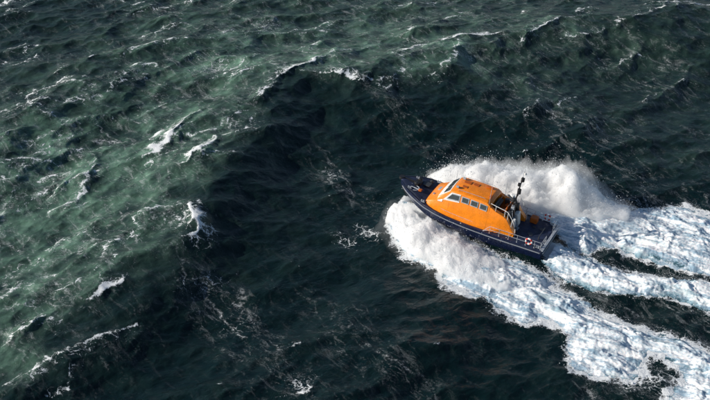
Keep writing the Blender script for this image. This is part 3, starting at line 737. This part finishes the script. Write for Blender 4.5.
bm = bmesh.new(); disc(bm, (-4.4, -.3, 7.6), .17, .18, 12, r2=.10); part('dome_aerial', bm, 'white', parent=mast)
bm = bmesh.new(); disc(bm, (-3.35, -.95, 4.15), .30, .34, 16, r2=.2); tube(bm, [(-3.35, -.95, 3.0), (-3.35, -.95, 4.0)], .05); part('satellite_dome', bm, 'white', bevel=.05)
for q, h, m_ in (((-1.75, 1.45, 2.9), 4.4, 'steel'), ((-2.4, -1.4, 3.5), 2.2, 'grey'), ((3.0, -1.5, 2.8), 1.9, 'grey')):
    bm = bmesh.new(); tube(bm, [q, (q[0]-.02*h, q[1], q[2]+h)], .028, 6, .014); disc(bm, (q[0], q[1], q[2]+.1), .05, .25, 8)
    part('whip_aerial', bm, m_)

# aft deck: guard rails, boxes
def guard(side, xs, h=.85, name='guard_rail', base=None):
    bm = bmesh.new(); P = [Vector((x, side*(hinterp(x)[1]-.10), hinterp(x)[2])) for x in xs]
    hs = [h]*len(P); hs[0] = .05
    for fr in (1.0, .52): tube(bm, [q+Vector((0, 0, hh*fr)) for q, hh in zip(P, hs)], .024)
    for q, hh in zip(P[1:], hs[1:]): tube(bm, [q, q+Vector((0, 0, hh))], .024)
    for q in P[1:]: box(bm, (q.x, q.y, q.z+.03), (.12, .12, .06))
    return part(name, bm, 'steel')
for sg in (1, -1): guard(sg, [-1.9, -2.6, -3.6, -4.6, -5.5, -6.4, -7.3, -7.95])
for sg in (1, -1):
    bm = bmesh.new(); P = [Vector((-7.98, sg*2.4, 1.4)), Vector((-7.98, sg*1.6, 1.4)), Vector((-7.98, sg*1.0, 1.4))]
    for fr in (.85, .44): tube(bm, [q+Vector((0, 0, fr)) for q in P], .024)
    for q in P: tube(bm, [q, q+Vector((0, 0, .85))], .024)
    part('stern_rail', bm, 'steel')
bm = bmesh.new(); tube(bm, [(x, (hinterp(x)[1]-.16), hinterp(x)[2]+.75) for x in (6.0, 5.6, 5.2)], .02) ; bm.free()
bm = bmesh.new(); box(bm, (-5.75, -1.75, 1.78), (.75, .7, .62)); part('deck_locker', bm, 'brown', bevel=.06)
for x, y in ((-7.6, 2.25), (-7.6, -2.25), (7.0, 1.05), (5.0, 2.1), (5.0, -2.1), (7.0, -1.05)):
    z = hinterp(x)[2]+.05; bm = bmesh.new(); disc(bm, (x-.12, y, z+.12), .05, .24, 8); disc(bm, (x+.12, y, z+.12), .05, .24, 8); box(bm, (x, y, z+.02), (.45, .16, .05)); tube(bm, [(x-.2, y, z+.16), (x+.2, y, z+.16)], .025)
    part('mooring_bollard', bm, 'grey')
for x, y, r in ((-6.2, .5, .26), (-6.9, -.9, .22), (-6.1, -.9, .16)):
    bm = bmesh.new(); disc(bm, (x, y, 1.47), r, .04, 18); part('deck_plate', bm, 'darkp')
bm = bmesh.new()
for y in (-.9, .9): tube(bm, [(-7.2, y, 1.45), (-7.2, y, 1.8)], .06); 
tube(bm, [(-7.2, -.9, 1.78), (-7.2, .9, 1.78)], .05); part('tow_post', bm, 'darkp')
# foredeck: windlass, hatch, anchor
bm = bmesh.new(); box(bm, (6.55, -.15, 2.62), (.7, .7, .28)); disc(bm, (6.55, .3, 2.72), .2, .4, 12, 'Y'); disc(bm, (6.55, -.6, 2.72), .2, .4, 12, 'Y')
part('windlass', bm, 'black', bevel=.03)
bm = bmesh.new(); box(bm, (7.25, -.1, 2.6), (.8, .3, .12)); tube(bm, [(6.9, -.1, 2.66), (8.2, 0, 2.8)], .05); part('anchor_chain', bm, 'black')
bm = bmesh.new(); box(bm, (5.7, -.55, 2.52), (.75, .75, .1)); part('foredeck_hatch', bm, 'darkp', bevel=.03)
bm = bmesh.new(); tube(bm, [(6.9, .85, 2.60), (5.95, .95, 2.58)], .055); tube(bm, [(5.95, .95, 2.60), (6.2, 1.25, 2.58), (6.5, 1.32, 2.56)], .06, 7, .03); tube(bm, [(5.95, .95, 2.60), (6.15, .62, 2.62), (6.45, .5, 2.62)], .06, 7, .03)
part('anchor', bm, 'grey')
bm = bmesh.new(); box(bm, (5.82, 1.0, 2.60), (.34, .34, .2)); part('anchor_chock', bm, 'brown', bevel=.04)
bm = bmesh.new(); disc(bm, (5.55, -1.35, 2.48), .24, .12, 14); disc(bm, (5.55, -1.35, 2.56), .12, .12, 10); part('rope_coil', bm, 'darkp', bevel=.02)
# foredeck low rail
for sg in (1, -1):
    bm = bmesh.new(); P = [Vector((x, sg*(hinterp(x)[1]-.12), hinterp(x)[2]+.02)) for x in (7.6, 6.8, 6.0, 5.2)]
    tube(bm, [P[0]]+[q+Vector((0, 0, .22)) for q in P[1:-1]]+[P[-1]], .014)
    for q in P[1:-1]: tube(bm, [q, q+Vector((0, 0, .22))], .012)
    part('toe_rail', bm, 'darkp')
bpy.context.view_layer.update()

# lifebuoys hanging on the guard rails
def lifebuoy(lx, ly, lz, rotz, label):
    root = bpy.data.objects.new('lifebuoy', None); COL.objects.link(root)
    root['label'] = label; root['category'] = 'lifebuoy'; root['group'] = 'lifebuoys on the aft guard rails'
    A = boat.matrix_world @ Matrix.Translation((lx, ly, lz)) @ Euler((radians(90), 0, rotz)).to_matrix().to_4x4()
    root.matrix_world = A
    def torus(bm, R, r, a0, a1, n, close):
        rows = []
        for i in range(n+(0 if close else 1)):
            a = a0+(a1-a0)*i/n; c = Vector((R*cos(a), R*sin(a), 0)); d = Vector((cos(a), sin(a), 0))
            rows.append([c+(d*cos(2*pi*k/8)+Vector((0, 0, 1))*sin(2*pi*k/8))*r for k in range(8)])
        if close: rows.append(rows[0])
        loft(bm, rows, closed=True, cap=not close)
    bm = bmesh.new(); torus(bm, .30, .085, 0, 2*pi, 28, True); bmesh.ops.remove_doubles(bm, verts=bm.verts, dist=.0005); part('ring', bm, 'white', parent=root, smooth=80)
    for k in range(4):
        bm = bmesh.new(); torus(bm, .30, .091, k*pi/2-.36+pi/4, k*pi/2+.36+pi/4, 6, False); part('ring_band', bm, 'red', parent=root, smooth=80)
lifebuoy(-6.85, -2.50, 2.02, 0.0, 'red banded lifebuoy on the far guard rail of the aft deck')
lifebuoy(-6.7, 2.52, 2.02, 0.0, 'red and white lifebuoy on the near guard rail of the aft deck')
